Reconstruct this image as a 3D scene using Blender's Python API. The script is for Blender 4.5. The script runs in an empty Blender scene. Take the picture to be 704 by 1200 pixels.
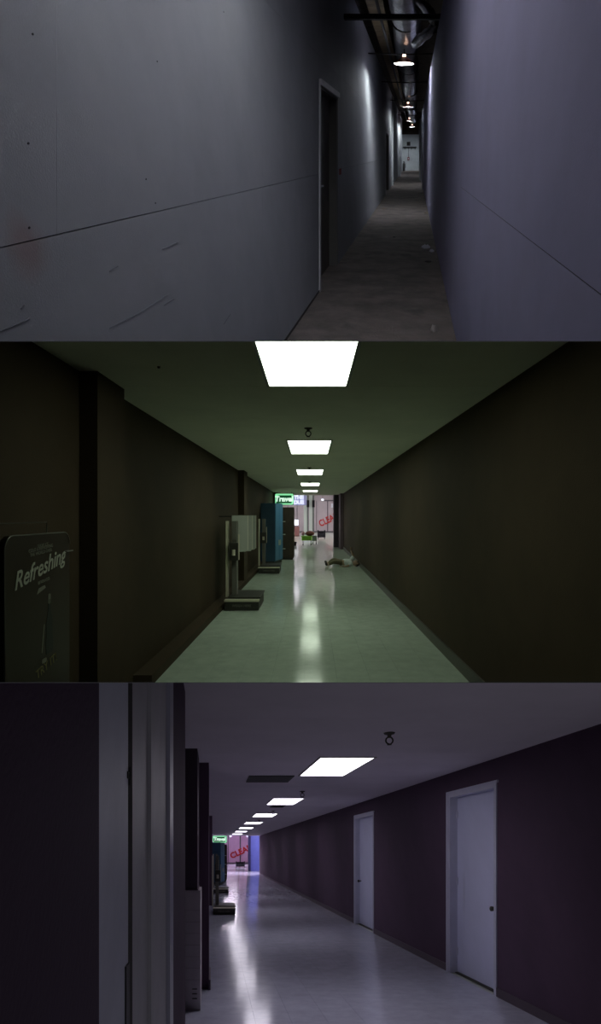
import bpy, bmesh, math, random
from mathutils import Vector, Matrix
random.seed(7)
SC = bpy.context.scene
COL = SC.collection
F = 600.0                      # focal length in pixels of the 704 x 1200 frame
CZ = 3.0                       # eye height of the viewpoint in the building
# ------------------------------------------------------------------ camera, world, exposure
cd = bpy.data.cameras.new('camera'); cam = bpy.data.objects.new('camera', cd); COL.objects.link(cam)
cam.location = (0, 0, CZ); cam.rotation_euler = (math.radians(90), 0, 0)
cd.sensor_fit = 'HORIZONTAL'; cd.sensor_width = 36; cd.lens = 36*F/704; cd.clip_start = .02; cd.clip_end = 300
SC.camera = cam
W = bpy.data.worlds.new('world'); SC.world = W; W.use_nodes = True
W.node_tree.nodes['Background'].inputs[0].default_value = (.62, .61, .72, 1)
W.node_tree.nodes['Background'].inputs[1].default_value = .125
SC.view_settings.view_transform = 'Standard'; SC.view_settings.look = 'None'
SC.view_settings.exposure = 0; SC.view_settings.gamma = 1
L_SERVICE = 800.0   # bulb radiance, upper passage
L_GREEN = 6.2       # ceiling panels, middle corridor
L_VIOLET = 5.2      # ceiling panels, lower corridor

# ------------------------------------------------------------------ corridor frames
# each corridor is a straight passage of plumb walls; the upper one ramps up, the lower one ramps down
class Corridor:
    def __init__(s, vx, vy, lo, hi):
        s.sx = (vx-352)/F; s.sz = (600-vy)/F; s.lo = lo; s.hi = hi
    def P(s, u, h, z): return Vector((u+z*s.sx, z, CZ+h+z*s.sz))
K = 1/3.0
E = .0005
C1 = Corridor(486, 178, K+E, None)
C2 = Corridor(364, 604, -K+E, K-E)
C3 = Corridor(250, 997, None, -K-E)
CUR = C1

# ------------------------------------------------------------------ materials
def mat(name, col, rough=.6, metal=0, var=.0, vscale=3.0, bump=0, bscale=40, spec=.5, emit=None, es=0, streak=None, perobj=0, stain=None, coat=0):
    m = bpy.data.materials.new(name); m.use_nodes = True
    nt = m.node_tree; N = nt.nodes; Lk = nt.links
    b = N['Principled BSDF']
    b.inputs['Base Color'].default_value = (*col, 1); b.inputs['Roughness'].default_value = rough
    b.inputs['Metallic'].default_value = metal; b.inputs['Specular IOR Level'].default_value = spec
    geo = N.new('ShaderNodeNewGeometry')
    last = None
    def rgb(c):
        n = N.new('ShaderNodeRGB'); n.outputs[0].default_value = (*c, 1); return n.outputs[0]
    def mix(fac, a, c, mode='MIX'):
        n = N.new('ShaderNodeMix'); n.data_type = 'RGBA'; n.blend_type = mode
        if isinstance(fac, float): n.inputs[0].default_value = fac
        else: Lk.new(fac, n.inputs[0])
        Lk.new(a, n.inputs[6]); Lk.new(c, n.inputs[7]); return n.outputs[2]
    def ramp(src, a, c, v0=0., v1=1.):
        n = N.new('ShaderNodeMapRange'); Lk.new(src, n.inputs[0])
        n.inputs[1].default_value = a; n.inputs[2].default_value = c; n.inputs[3].default_value = v0; n.inputs[4].default_value = v1
        return n.outputs[0]
    if var or streak or perobj or stain:
        last = rgb(col)
    if var:
        n = N.new('ShaderNodeTexNoise'); n.inputs['Scale'].default_value = vscale; n.inputs['Detail'].default_value = 6; n.inputs['Roughness'].default_value = .65
        Lk.new(geo.outputs['Position'], n.inputs['Vector'])
        last = mix(ramp(n.outputs[0], .3, .7), rgb([c*(1-var) for c in col]), rgb([min(1, c*(1+var)) for c in col]))
    if streak:
        mp = N.new('ShaderNodeMapping'); mp.inputs['Scale'].default_value = streak[0]; mp.inputs['Rotation'].default_value = (streak[3] if len(streak) > 3 else 0, 0, 0)
        Lk.new(geo.outputs['Position'], mp.inputs['Vector'])
        n = N.new('ShaderNodeTexNoise'); n.inputs['Scale'].default_value = 1; n.inputs['Detail'].default_value = 4
        Lk.new(mp.outputs[0], n.inputs['Vector'])
        last = mix(ramp(n.outputs[0], .62, .75, 0, streak[2]), last, rgb(streak[1]))
    if stain:
        for (p, r, c, k) in stain:
            v = N.new('ShaderNodeVectorMath'); v.operation = 'DISTANCE'; v.inputs[1].default_value = p
            nz = N.new('ShaderNodeTexNoise'); nz.inputs['Scale'].default_value = 9; nz.inputs['Detail'].default_value = 5
            Lk.new(geo.outputs['Position'], nz.inputs['Vector'])
            ad = N.new('ShaderNodeVectorMath'); ad.operation = 'MULTIPLY_ADD'; ad.inputs[1].default_value = (r, r, r)
            Lk.new(nz.outputs[1], ad.inputs[0]); Lk.new(geo.outputs['Position'], ad.inputs[2])
            sb = N.new('ShaderNodeVectorMath'); sb.operation = 'SUBTRACT'; sb.inputs[1].default_value = (r*.5,)*3
            Lk.new(ad.outputs[0], sb.inputs[0]); Lk.new(sb.outputs[0], v.inputs[0])
            last = mix(ramp(v.outputs['Value'], r, r*.3, 0, k), last, rgb(c))
    if perobj:
        oi = N.new('ShaderNodeObjectInfo')
        last = mix(ramp(oi.outputs['Random'], 0, 1, 0, 1), mix(1.0, last, rgb((1-perobj,)*3), 'MULTIPLY'), last)
    if last is not None: Lk.new(last, b.inputs['Base Color'])
    if bump:
        n = N.new('ShaderNodeTexNoise'); n.inputs['Scale'].default_value = bscale; n.inputs['Detail'].default_value = 4
        Lk.new(geo.outputs['Position'], n.inputs['Vector'])
        bp = N.new('ShaderNodeBump'); bp.inputs['Strength'].default_value = bump; bp.inputs['Distance'].default_value = .02
        Lk.new(n.outputs[0], bp.inputs['Height']); Lk.new(bp.outputs[0], b.inputs['Normal'])
    if emit:
        b.inputs['Emission Color'].default_value = (*emit, 1); b.inputs['Emission Strength'].default_value = es
    if coat: b.inputs['Coat Weight'].default_value = coat; b.inputs['Coat Roughness'].default_value = .08
    return m

# ------------------------------------------------------------------ mesh builder in corridor coordinates (u across, h above the eye line, z along)
LOC = {}
class MB:
    def __init__(s): s.v = []; s.f = []
    def add(s, vs, fs):
        o = len(s.v); s.v += [tuple(v) for v in vs]; s.f += [tuple(i+o for i in f) for f in fs]; return s
    def box(s, u0, u1, h0, h1, z0, z1):
        vs = [(u, h, z) for z in (z0, z1) for h in (h0, h1) for u in (u0, u1)]
        return s.add(vs, [(0, 1, 3, 2), (4, 6, 7, 5), (0, 4, 5, 1), (2, 3, 7, 6), (0, 2, 6, 4), (1, 5, 7, 3)])
    def prism(s, poly, h0, h1):                     # footprint (u, z)
        n = len(poly)
        vs = [(u, h0, z) for u, z in poly]+[(u, h1, z) for u, z in poly]
        return s.add(vs, [tuple(range(n))[::-1], tuple(range(n, 2*n))]+[(i, (i+1) % n, n+(i+1) % n, n+i) for i in range(n)])
    def plate(s, poly, z0, z1):                     # outline (u, h) facing the camera
        n = len(poly)
        vs = [(u, h, z0) for u, h in poly]+[(u, h, z1) for u, h in poly]
        return s.add(vs, [tuple(range(n))[::-1], tuple(range(n, 2*n))]+[(i, (i+1) % n, n+(i+1) % n, n+i) for i in range(n)])
    def side(s, poly, u0, u1):                      # outline (z, h) on a side wall
        n = len(poly)
        vs = [(u0, h, z) for z, h in poly]+[(u1, h, z) for z, h in poly]
        return s.add(vs, [tuple(range(n))[::-1], tuple(range(n, 2*n))]+[(i, (i+1) % n, n+(i+1) % n, n+i) for i in range(n)])
    def tube(s, pts, r, n=10, rf=None, cap=True):
        pts = [Vector(p) for p in pts]; rings = []; ref = None
        for i, p in enumerate(pts):
            d = (pts[min(i+1, len(pts)-1)]-pts[max(i-1, 0)]).normalized()
            if ref is None or abs(d.dot(ref)) > .99:
                ref = Vector((0, 1, 0)) if abs(d.y) < .9 else Vector((1, 0, 0))
            a = d.cross(ref).normalized(); b = d.cross(a).normalized(); ref = -b if False else ref
            rr = rf(i) if rf else (r[i] if isinstance(r, (list, tuple)) else r)
            rings.append([p+a*rr*math.cos(t*2*math.pi/n)+b*rr*math.sin(t*2*math.pi/n) for t in range(n)])
        vs = [v for g in rings for v in g]; fs = []
        for i in range(len(rings)-1):
            for t in range(n): fs.append((i*n+t, i*n+(t+1) % n, (i+1)*n+(t+1) % n, (i+1)*n+t))
        if cap: fs += [tuple(range(n))[::-1], tuple((len(rings)-1)*n+t for t in range(n))]
        return s.add(vs, fs)
    def lathe(s, c, prof, n=24):                    # prof: (r, dh), axis upright
        vs = []; fs = []
        for r, dh in prof:
            for t in range(n):
                a = t*2*math.pi/n; vs.append((c[0]+r*math.cos(a), c[1]+dh, c[2]+r*math.sin(a)))
        for i in range(len(prof)-1):
            for t in range(n): fs.append((i*n+t, i*n+(t+1) % n, (i+1)*n+(t+1) % n, (i+1)*n+t))
        return s.add(vs, fs)
    def build(s, name, m, parent=None, clip=False, bevel=0, smooth=False, base=None, label=None):
        C = CUR
        pv = [C.P(*v) for v in s.v]
        if parent is not None: L = LOC[parent]
        else:
            L = base if base is not None else Vector((sum(p.x for p in pv)/len(pv), sum(p.y for p in pv)/len(pv), min(p.z for p in pv)))
        bm = bmesh.new(); vs = [bm.verts.new(p) for p in pv]
        for f in s.f:
            try: bm.faces.new([vs[i] for i in f])
            except ValueError: pass
        bmesh.ops.recalc_face_normals(bm, faces=bm.faces)
        if bevel: bmesh.ops.bevel(bm, geom=list(bm.edges), offset=bevel, segments=2, profile=.7, affect='EDGES', clamp_overlap=True)
        if clip:
            for k, sg in ((C.lo, -1), (C.hi, 1)):
                if k is None: continue
                no = Vector((0, -k, 1))*sg
                r = bmesh.ops.bisect_plane(bm, geom=list(bm.verts)+list(bm.edges)+list(bm.faces), plane_co=(0, 0, CZ), plane_no=no, clear_outer=True)
                es = [g for g in r['geom_cut'] if isinstance(g, bmesh.types.BMEdge)]
                if es:
                    try: bmesh.ops.holes_fill(bm, edges=es, sides=0)
                    except Exception: pass
        bmesh.ops.translate(bm, verts=bm.verts, vec=-L)
        me = bpy.data.meshes.new(name); bm.to_mesh(me); bm.free()
        if len(me.polygons) == 0: print('EMPTY', name)
        me.materials.append(m)
        if smooth:
            for p in me.polygons: p.use_smooth = True
        o = bpy.data.objects.new(name, me); COL.objects.link(o)
        if parent is not None: o.parent = parent; LOC[o] = LOC[parent]
        else: o.location = L; LOC[o] = L
        if label: o['label'] = label
        return o
def thing(name, label, cat, u, h, z, group=None):
    o = bpy.data.objects.new(name, None); COL.objects.link(o); o.empty_display_size = .1
    L = CUR.P(u, h, z); o.location = L; LOC[o] = L
    o['label'] = label; o['category'] = cat
    if group: o['group'] = group
    return o
def tag(o, label, cat=None, group=None, kind=None):
    o['label'] = label
    if cat: o['category'] = cat
    if group: o['group'] = group
    if kind: o['kind'] = kind
    return o
def struct(o, label): return tag(o, label, cat=None, kind='structure')
def dup(root, du, dh, dz, label):
    off = CUR.P(du, dh, dz)-CUR.P(0, 0, 0)
    r = root.copy(); COL.objects.link(r); r.location = root.location+off; r['label'] = label; LOC[r] = LOC[root]+off
    for ch in list(root.children):
        c = ch.copy(); COL.objects.link(c); c.parent = r; LOC[c] = LOC[r]
        for g in list(ch.children):
            d = g.copy(); COL.objects.link(d); d.parent = c; LOC[d] = LOC[r]
    return r
def text(body, size, u, h, z, m, parent, face='camera', extrude=.004, shear=0, rot=0, name='lettering', sx=1.0, align='CENTER', bold=0):
    cu = bpy.data.curves.new(name, 'FONT'); cu.body = body; cu.size = size; cu.extrude = extrude; cu.shear = shear
    cu.align_x = align; cu.align_y = 'CENTER'; cu.offset = bold; cu.resolution_u = 3
    t = bpy.data.objects.new(name, cu); COL.objects.link(t)
    bpy.context.view_layer.update()
    me = bpy.data.meshes.new_from_object(t.evaluated_get(bpy.context.evaluated_depsgraph_get()))
    bpy.data.objects.remove(t); bpy.data.curves.remove(cu)
    M = Matrix.Rotation(math.radians(90), 4, 'X') @ Matrix.Rotation(rot, 4, 'Z') @ Matrix.Diagonal((sx, 1, 1, 1))
    if face == 'right': M = Matrix.Rotation(math.radians(90), 4, 'Z') @ M
    me.transform(M)
    if face == 'right':      # keep the print in the plane of the ramped wall
        for v in me.vertices: v.co.z += v.co.y*CUR.sz; v.co.x += v.co.y*CUR.sx
    me.materials.clear(); me.materials.append(m)
    o = bpy.data.objects.new(name, me); COL.objects.link(o); o.parent = parent; o.location = CUR.P(u, h, z)-LOC[parent]; LOC[o] = LOC[parent]
    return o
def copy_part(src, parent, du, dh, dz, name=None):
    c = src.copy(); COL.objects.link(c); c.parent = parent; c.location = src.location+(CUR.P(du, dh, dz)-CUR.P(0, 0, 0)); return c
def rrect(a0, a1, b0, b1, r, n=5):
    out = []
    for cx, cy, s in ((a1-r, b1-r, 0), (a0+r, b1-r, 90), (a0+r, b0+r, 180), (a1-r, b0+r, 270)):
        for i in range(n+1):
            t = math.radians(s+90*i/n); out.append((cx+r*math.cos(t), cy+r*math.sin(t)))
    return out

# ------------------------------------------------------------------ added dividers, unseen edge-on, stopping light between the corridors
dark = mat('divider_black', (.01, .01, .01), .9)
def deck(k, z1, label):
    e = .00035
    vs = [Vector((x, z, CZ+z*(k+s*e))) for x in (-3, 3) for z in (.25, z1) for s in (-1, 1)]
    bm = bmesh.new(); V = [bm.verts.new(v-vs[0]) for v in vs]
    for f in ((0, 1, 3, 2), (4, 6, 7, 5), (0, 4, 5, 1), (2, 3, 7, 6), (0, 2, 6, 4), (1, 5, 7, 3)): bm.faces.new([V[i] for i in f])
    bmesh.ops.recalc_face_normals(bm, faces=bm.faces)
    me = bpy.data.meshes.new('trim'); bm.to_mesh(me); bm.free(); me.materials.append(dark)
    o = bpy.data.objects.new('light_divider', me); COL.objects.link(o); o.location = vs[0]; struct(o, label)
deck(K, 3.95, 'thin dark added divider blocking light between the upper passage and the green-lit corridor')
deck(-K, 5.1, 'thin dark added divider blocking light between the green-lit corridor and the violet-lit one')

# =================================================================== UPPER: narrow unfinished service passage
CUR = C1
HE = -1.45; UL = -.993; UR = .318; ZE = 39.7
stn = C1.P(UL, -.26, 1.28)
m_dry = mat('unpainted_drywall', (.425, .445, .44), .75, var=.07, vscale=2.2, bump=.12, bscale=180, spec=.25,
            stain=[(tuple(C1.P(UL, -.24, 1.31)), .095, (.39, .24, .20), .5)])
m_dryr = mat('bluish_drywall', (.52, .50, .68), .8, var=.06, vscale=2.5, bump=.1, bscale=180, spec=.2)  # bluer and lighter than the left wall sheets
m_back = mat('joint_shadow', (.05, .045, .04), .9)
m_conc = mat('bare_concrete_floor', (.22, .19, .165), .85, var=.35, vscale=3, bump=.3, bscale=50, spec=.2, streak=((3, 2, 3), (.08, .07, .065), .6))
m_casing = mat('grey_white_door_casing', (.75, .74, .74), .6, var=.1)
m_jamb = mat('dark_metal_jamb', (.16, .155, .13), .6, var=.1)
m_ddoor = mat('dark_brown_door', (.15, .135, .10), .65, var=.3, vscale=5)
m_deckc = mat('dark_roof_deck', (.09, .075, .055), .9, var=.4)
m_ply = mat('brown_plywood', (.30, .23, .13), .8, var=.3, vscale=4)
m_foil = mat('crinkled_foil', (.50, .49, .52), .33, metal=1, bump=.8, bscale=22, var=.3, vscale=7)
m_iron = mat('dark_iron', (.03, .027, .025), .6, metal=.3)
m_shade = mat('red_brown_enamel_shade', (.20, .03, .02), .45)
m_shin = mat('white_enamel_inside', (.8, .72, .68), .5)
m_bulb = mat('glowing_bulb', (1, 1, 1), .5, emit=(.88, .94, 1.0), es=L_SERVICE)
m_bulb0 = mat('dim_glowing_bulb', (1, 1, 1), .5, emit=(.86, .90, 1.0), es=200)
m_glow = mat('shade_leak_glow', (1, 1, 1), .5, emit=(1.0, .62, .45), es=7)  # emission stands in for bulb light leaking through the shade top

def wall_side(name, label, u, du, z0, z1, h0, h1, openings, m, clip=True):
    b = MB(); z = z0
    for a, c, t in openings:
        b.box(u, u+du, h0, h1, z, a); b.box(u, u+du, t, h1, a, c); z = c
    b.box(u, u+du, h0, h1, z, z1)
    return struct(b.build(name, m, clip=clip), label)
D1 = (5.36, 6.56, .70); D2 = (17.4, 19.4, .66)
wl = wall_side('wall_left', 'left wall of grey drywall sheets in the narrow upper passage', UL-.012, -.16, .85, ZE, HE-.1, 2.51, [D1, D2], m_back)
# drywall sheets, three rows, joints recessed
rows = [(HE, -.232), (-.228, 1.0), (1.002, 2.5)]
def sheets(par, u0, u1, cuts, rows, opens, m, gap, vgap=.0008):
    for ri, (a, b) in enumerate(rows):
        for i in range(len(cuts[ri])-1):
            z0, z1 = cuts[ri][i], cuts[ri][i+1]
            g = vgap/2
            segs = [(z0+g, z1-g, a, b)]
            for o0, o1, t in opens:
                ns = []
                for s0, s1, c, d in segs:
                    if s1 <= o0 or s0 >= o1 or c >= t: ns.append((s0, s1, c, d)); continue
                    if s0 < o0: ns.append((s0, o0, c, d))
                    if s1 > o1: ns.append((o1, s1, c, d))
                    if d > t: ns.append((max(s0, o0), min(s1, o1), t, d))
                segs = ns
            # one sheet, even if notched around a doorway
            if not segs: continue
            bb = MB()
            for s0, s1, c, d in segs: bb.box(u0, u1, c, d, s0, s1)
            bb.build('drywall_sheet', m, par, clip=True)
cl = [[.86, 3.34, 5.36, 9.17, 13.2, 17.4, 22, 27, 33, ZE], [.86, 1.42, 3.34, 6.56, 11, 15, 19.4, 25, 31, ZE], [.86, 3.34, 7, 11, 15, 20, 25, 31, ZE]]
sheets(wl, UL-.011, UL, cl, rows, [D1, D2], m_dry, .003)
for px, py in ((33, 168), (38, 40), (184, 72), (182, 238), (34, 267), (171, 210), (262, 14)):
    z = UL*F/(px-486); h = (178-py)*z/F
    b = MB(); b.tube([(UL-.004, h, z), (UL+.0012, h, z)], .0035, 8); b.build('screw_head', m_iron, wl)
m_scuff = mat('grey_scuff', (.24, .25, .25), .9)
for pts in (((128, 385), (165, 366), (196, 346)), ((192, 358), (204, 350)), ((0, 388), (34, 374)), ((190, 292), (208, 284)), ((128, 318), (138, 312)), ((262, 380), (270, 368)), ((24, 362), (28, 358))):
    q = []
    for px, py in pts:
        z = UL*F/(px-486); q.append((UL+.0003, (178-py)*z/F, z))
    MB().tube(q, .0022, 4).build('scuff_mark', m_scuff, wl)
struct(MB().tube([(UL, HE+.012, 3.6), (UL, HE+.012, 5.36)], .01, 5).build('baseboard_left', m_back, clip=True), 'dark gap strip along the foot of the left drywall')
wr = wall_side('wall_right', 'right wall of bluish grey drywall sheets in the narrow upper passage', UR+.012, .16, .8, ZE, HE-.1, 1.72, [], m_back)
rr_ = [(HE, -.246), (-.243, 1.71)]
sheets(wr, UR, UR+.011, [[.8, 3.55], [.8, 3.55]], rr_, [], m_dryr, .0005)
sheets(wr, UR, UR+.011, [[3.55, 7.2, 12, 17, 22, 27, 33, ZE], [3.55, 9, 15, 21, 27, 33, ZE]], [(HE, -.2445), (-.2445, 1.71)], [], m_dryr, .0005)
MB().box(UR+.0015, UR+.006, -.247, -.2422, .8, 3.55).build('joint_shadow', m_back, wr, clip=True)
for par, u0, u1, z0, z1, h1 in ((wl, UL, -.86, 30.4, 31.0, 2.4), (wr, .22, UR, 26.2, 26.8, 1.7), (wl, UL, -.93, 22.0, 22.4, 2.4), (wr, .27, UR, 20, 20.3, 1.7)):
    MB().box(u0, u1, HE, h1, z0, z1).build('pilaster', m_dry, par)
struct(MB().box(UL-.3, UR+.3, HE-.12, HE, 3.3, ZE+.2).build('floor', m_conc, clip=True), 'dark bare concrete floor of the narrow upper passage')
struct(MB().box(-1.9, 1.6, 3.1, 3.25, 3.0, ZE+.2).build('ceiling', m_deckc, clip=True), 'dark roof deck high above the ducts of the upper passage')
struct(MB().box(1.3, 1.45, 1.2, 3.1, 3.0, ZE).build('wall_upper_right', m_deckc, clip=True), 'dark partition beyond the top of the right drywall')
struct(MB().box(-1.75, -1.6, 1.2, 3.1, 3.0, ZE).build('wall_upper_left', m_deckc, clip=True), 'dark partition beyond the top of the left drywall')
m_end = mat('pale_green_white_plaster', (.50, .55, .54), .7, var=.12, vscale=2)
wb = struct(MB().box(UL, UR, HE, 1.35, ZE, ZE+.15).build('wall_back', m_end), 'pale end wall closing the narrow upper passage')
struct(MB().box(-1.6, 1.3, 1.35, 3.1, ZE, ZE+.15).build('trim_2', m_deckc), 'dark bulkhead above the pale end wall')

def passage_door(D, label, n):
    z0, z1, t = D
    d = struct(MB().box(UL-.135, UL-.10, HE, t-.03, z0+.03, z1-.03).build('door_%d' % n, m_ddoor), label)
    b = MB(); b.box(UL-.15, UL-.002, HE, t, z0, z0+.03); b.build('door_jamb', m_jamb, d)
    b = MB(); b.box(UL-.15, UL-.002, HE, t, z1-.03, z1); b.build('door_jamb', m_jamb, d)
    b = MB(); b.box(UL-.15, UL-.002, t-.03, t, z0, z1); b.build('door_head', m_jamb, d)
    MB().box(UL, UL+.025, t-.005, t+.06, z0-.06, z1+.06).build('head_casing', m_casing, d)
    MB().box(UL, UL+.012, HE, t-.005, z0-.06, z0).build('side_casing', m_casing, d)
    b = MB(); b.box(UL, UL+.004, HE, t-.005, z1, z1+.02); b.build('side_casing', m_jamb, d, label='dark narrow casing')
    b = MB(); b.tube([(UL-.10, -.39, z0+.22), (UL-.06, -.39, z0+.22), (UL-.055, -.39, z0+.48)], .012, 8); b.build('door_handle', m_foil, d, smooth=True)
passage_door(D1, 'dark brown door deep in its opening, nearest on the left of the upper passage', 1)
passage_door(D2, 'dark doorway farther down the left wall of the upper passage', 2)
o = MB().box(UL, UL+.012, -.30, -.22, 6.72, 6.84).build('wall_tag', mat('faded_red_plastic', (.30, .035, .03), .6)); tag(o, 'small red tag on the drywall just beyond the near dark door', 'tag')

# ducts, pipes and beams overhead
dz = []; z = 3.6
while z < 38: dz.append(z); z += .11
duct = thing('foil_duct', 'crinkled silver foil duct running along above the hanging lamps', 'duct', -.17, 2.1, 4)
MB().tube([(-.17+.03*math.sin(z*.9), 2.38+.03*math.sin(z*1.3), z) for z in dz], .25, 20, rf=lambda i: .25+(.018 if i % 3 == 0 else -.004)+random.uniform(-.006, .006)).build('duct_run', m_foil, duct, clip=True, smooth=True)
for zz in (6.1, 9.0, 14, 19.5, 26):
    MB().lathe((0, 0, 0), [(.0, 0)], 3)
    b = MB(); b.tube([(-.17, 2.38, zz), (-.17, 2.38, zz+.06)], .278, 20); b.build('duct_strap', m_iron, duct, smooth=False)
o = MB().tube([(.02+.30*math.sin(t*.23), 2.15-.38*(t/14), 7.0+1.6*t/14+.25*math.sin(t*.4)) for t in range(15)], .075, 12, rf=lambda i: .075+(.012 if i % 2 else -.004)).build('flexible_branch', m_foil, duct, smooth=True)
o = MB().box(-1.0, .9, 1.86, 1.93, 7.15, 7.25).build('cross_beam', m_iron); tag(o, 'dark flat beam crossing above the passage, nearest and thickest', 'beam')
for zz, lab in ((10.9, 'thin dark pipe crossing over the first hanging lamp'), (20.8, 'thin dark pipe crossing over the second hanging lamp'), (15.3, 'thin dark pipe crossing between the first two hanging lamps'), (29, 'thin dark pipe crossing over the third hanging lamp')):
    o = MB().tube([(-1.0, 2.1, zz), (-.25, 2.07, zz), (.9, 2.11, zz)], .016, 8).build('cross_pipe', m_iron); tag(o, lab, 'pipe')
o = MB().box(-.86, -.56, 2.62, 2.66, 3.9, 30).build('plywood_soffit', m_ply, clip=True); tag(o, 'long brown plywood strip above the left wall top', 'soffit')
o = MB().box(.36, .5, 1.74, 1.86, 5.8, 38).build('steel_joist', m_iron, clip=True); tag(o, 'dark steel joist running above the right wall top', 'joist')
o = MB().tube([(-.56, 2.2, 5), (-.56, 2.2, 36)], .025, 8).build('conduit', m_iron, clip=True); tag(o, 'thin dark conduit running along beside the foil duct', 'conduit')

# hanging lamps
def lamp(z, u, label, clip=False):
    h = 1.80
    t = thing('pendant_lamp', label, 'lamp', u, h+.28, z, 'hanging lamps of the upper passage')
    MB().lathe((u, h, z), [(.035, .135), (.06, .12), (.105, .085), (.17, .03), (.205, 0), (.21, -.012), (.205, -.012)], 28).build('lamp_shade', m_shade, t, smooth=True)
    MB().lathe((u, h, z), [(.034, .128), (.058, .113), (.10, .08), (.166, .024), (.203, -.010)], 28).build('shade_lining', m_shin, t, smooth=True)
    MB().lathe((u, h, z), [(.001, .0), (.022, .004), (.035, .028), (.033, .055), (.018, .09), (.014, .115)], 16).build('bulb', m_bulb, t, smooth=True)
    MB().lathe((u, h, z), [(.001, .175), (.034, .175), (.036, .13), (.03, .128)], 14).build('leak_collar', m_glow, t, smooth=True)
    MB().tube([(u, h+.17, z), (u, h+.29, z)], .010, 8).build('lamp_stem', m_iron, t)
    return t
LP = [(1.9, -.30, 'hanging lamp right overhead, out of sight above the near drywall'), (10.4, -.217, 'largest hanging lamp, nearest one in view with a bright oval underside'),
      (20.4, -.27, 'second hanging lamp down the passage'), (29.8, -.32, 'third hanging lamp down the passage'), (36.8, -.20, 'farthest hanging lamp, right before the pale end wall')]
lamps = [lamp(LP[1][0], LP[1][1], LP[1][2])]
for z, u, lab in LP[2:]: lamps.append(dup(lamps[0], u-LP[1][1], 0, z-LP[1][0], lab))
for z, u, lab in ((1.9, -.32, LP[0][2]), (.8, -.30, 'added hanging lamp, out of sight above the very start of the passage, brightening the near drywall')):  # the very nearest lamp is added, unseen, to brighten the near walls
    near = dup(lamps[0], u-LP[1][1], 0, z-LP[1][0], lab)
    for c in near.children:
        if c.name.startswith('bulb'): c.data = c.data.copy(); c.data.materials.clear(); c.data.materials.append(m_bulb0)

# end wall fittings
o = thing('wall_sign', 'small dark square sign high on the pale end wall', 'sign', -.49, .5, ZE-.03)
MB().box(-.63, -.35, .47, .78, ZE-.03, ZE-.002).build('sign_face', m_iron, o)
MB().box(-.64, -.34, .45, .47, ZE-.035, ZE-.002).build('sign_frame', m_casing, o)
o = thing('wall_shelf', 'dark narrow shelf bar across the pale end wall', 'shelf', -.4, .3, ZE-.1)
MB().box(-.92, .12, .33, .40, ZE-.15, ZE-.002).build('shelf_board', m_iron, o)
for uu in (-.8, -.3, .0): MB().side([(ZE-.13, .33), (ZE-.004, .33), (ZE-.004, .18)], uu, uu+.04).build('bracket', m_iron, o)
o = MB().tube([(-.49, .33, ZE-.03), (-.49, -.4, ZE-.03)], .015, 8).build('wall_conduit', m_iron); tag(o, 'thin upright conduit running down the pale end wall', 'conduit')
o = thing('alarm_box', 'dull red alarm box at the foot of the upright conduit', 'alarm', -.5, -.7, ZE)
MB().box(-.58, -.42, -.65, -.40, ZE-.09, ZE-.002).build('alarm_body', mat('dull_red_paint', (.22, .05, .06), .5), o, bevel=.008)
MB().box(-.53, -.47, -.56, -.48, ZE-.11, ZE-.09).build('pull_bar', m_casing, o)
o = thing('fire_extinguisher', 'tall dark cylinder standing at the left foot of the pale end wall', 'extinguisher', -.83, HE, ZE-.5)
MB().lathe((-.83, HE, ZE-1.2), [(.001, 0), (.09, 0), (.1, .03), (.1, .5), (.07, .6), (.03, .66), (.03, .7), (.001, .7)], 16).build('cylinder_body', m_iron, o, smooth=True)
MB().box(-.9, -.76, HE+.7, HE+.74, ZE-1.22, ZE-1.18).build('lever', m_iron, o)
MB().tube([(-.83, HE+.68, ZE-1.2), (-.70, HE+.62, ZE-1.22), (-.70, HE+.25, ZE-1.22)], .015, 6).build('hose', m_iron, o)

# litter
m_paper = mat('crumpled_paper', (.85, .84, .9), .8); m_scrap = mat('torn_card', (.25, .20, .15), .9); m_dkscrap = mat('dark_rag', (.04, .035, .03), .9)
def scrap(name, u, z, r, hh, m, label, cat):
    b = MB(); n = 9
    ring = [(u+r*random.uniform(.6, 1.1)*math.cos(t*2*math.pi/n), HE+.004+hh*random.uniform(0, .5), z+1.3*r*random.uniform(.6, 1.1)*math.sin(t*2*math.pi/n)) for t in range(n)]
    inn = [(u+r*.5*random.uniform(.5, 1.1)*math.cos(t*2*math.pi/n), HE+.004+hh*random.uniform(.5, 1), z+.6*r*math.sin(t*2*math.pi/n)) for t in range(n)]
    bot = [(p[0], HE+.001, p[2]) for p in ring]
    b.add(ring+inn+bot+[(u, HE+hh*.7, z)], [(i, (i+1) % n, n+(i+1) % n, n+i) for i in range(n)]+[(n+i, n+(i+1) % n, 3*n) for i in range(n)]+[(i, 2*n+i, 2*n+(i+1) % n, (i+1) % n) for i in range(n)]+[tuple(range(2*n, 3*n))])
    tag(b.build(name, m), label, cat)
scrap('paper_scrap', .17, 7.75, .075, .05, m_paper, 'crumpled white paper on the concrete near the right wall', 'paper')
scrap('paper_scrap', .245, 7.45, .04, .035, m_paper, 'small torn flake of paper touching the crumpled paper, right side', 'paper')
scrap('dark_scrap', .18, 6.75, .05, .012, m_dkscrap, 'flat dark scrap on the concrete in front of the crumpled paper', 'scrap')
scrap('paper_scrap', -.78, 13.0, .08, .03, m_scrap, 'pale brown scrap on the floor by the left wall', 'paper')
scrap('paper_scrap', .27, 12.1, .06, .03, m_scrap, 'small pale scrap at the foot of the right wall, farther off', 'paper')
scrap('plaster_lump', .16, 4.15, .035, .05, mat('pale_plaster', (.42, .38, .33), .9), 'pale lump of plaster at the very front of the concrete floor', 'rubble')
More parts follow.
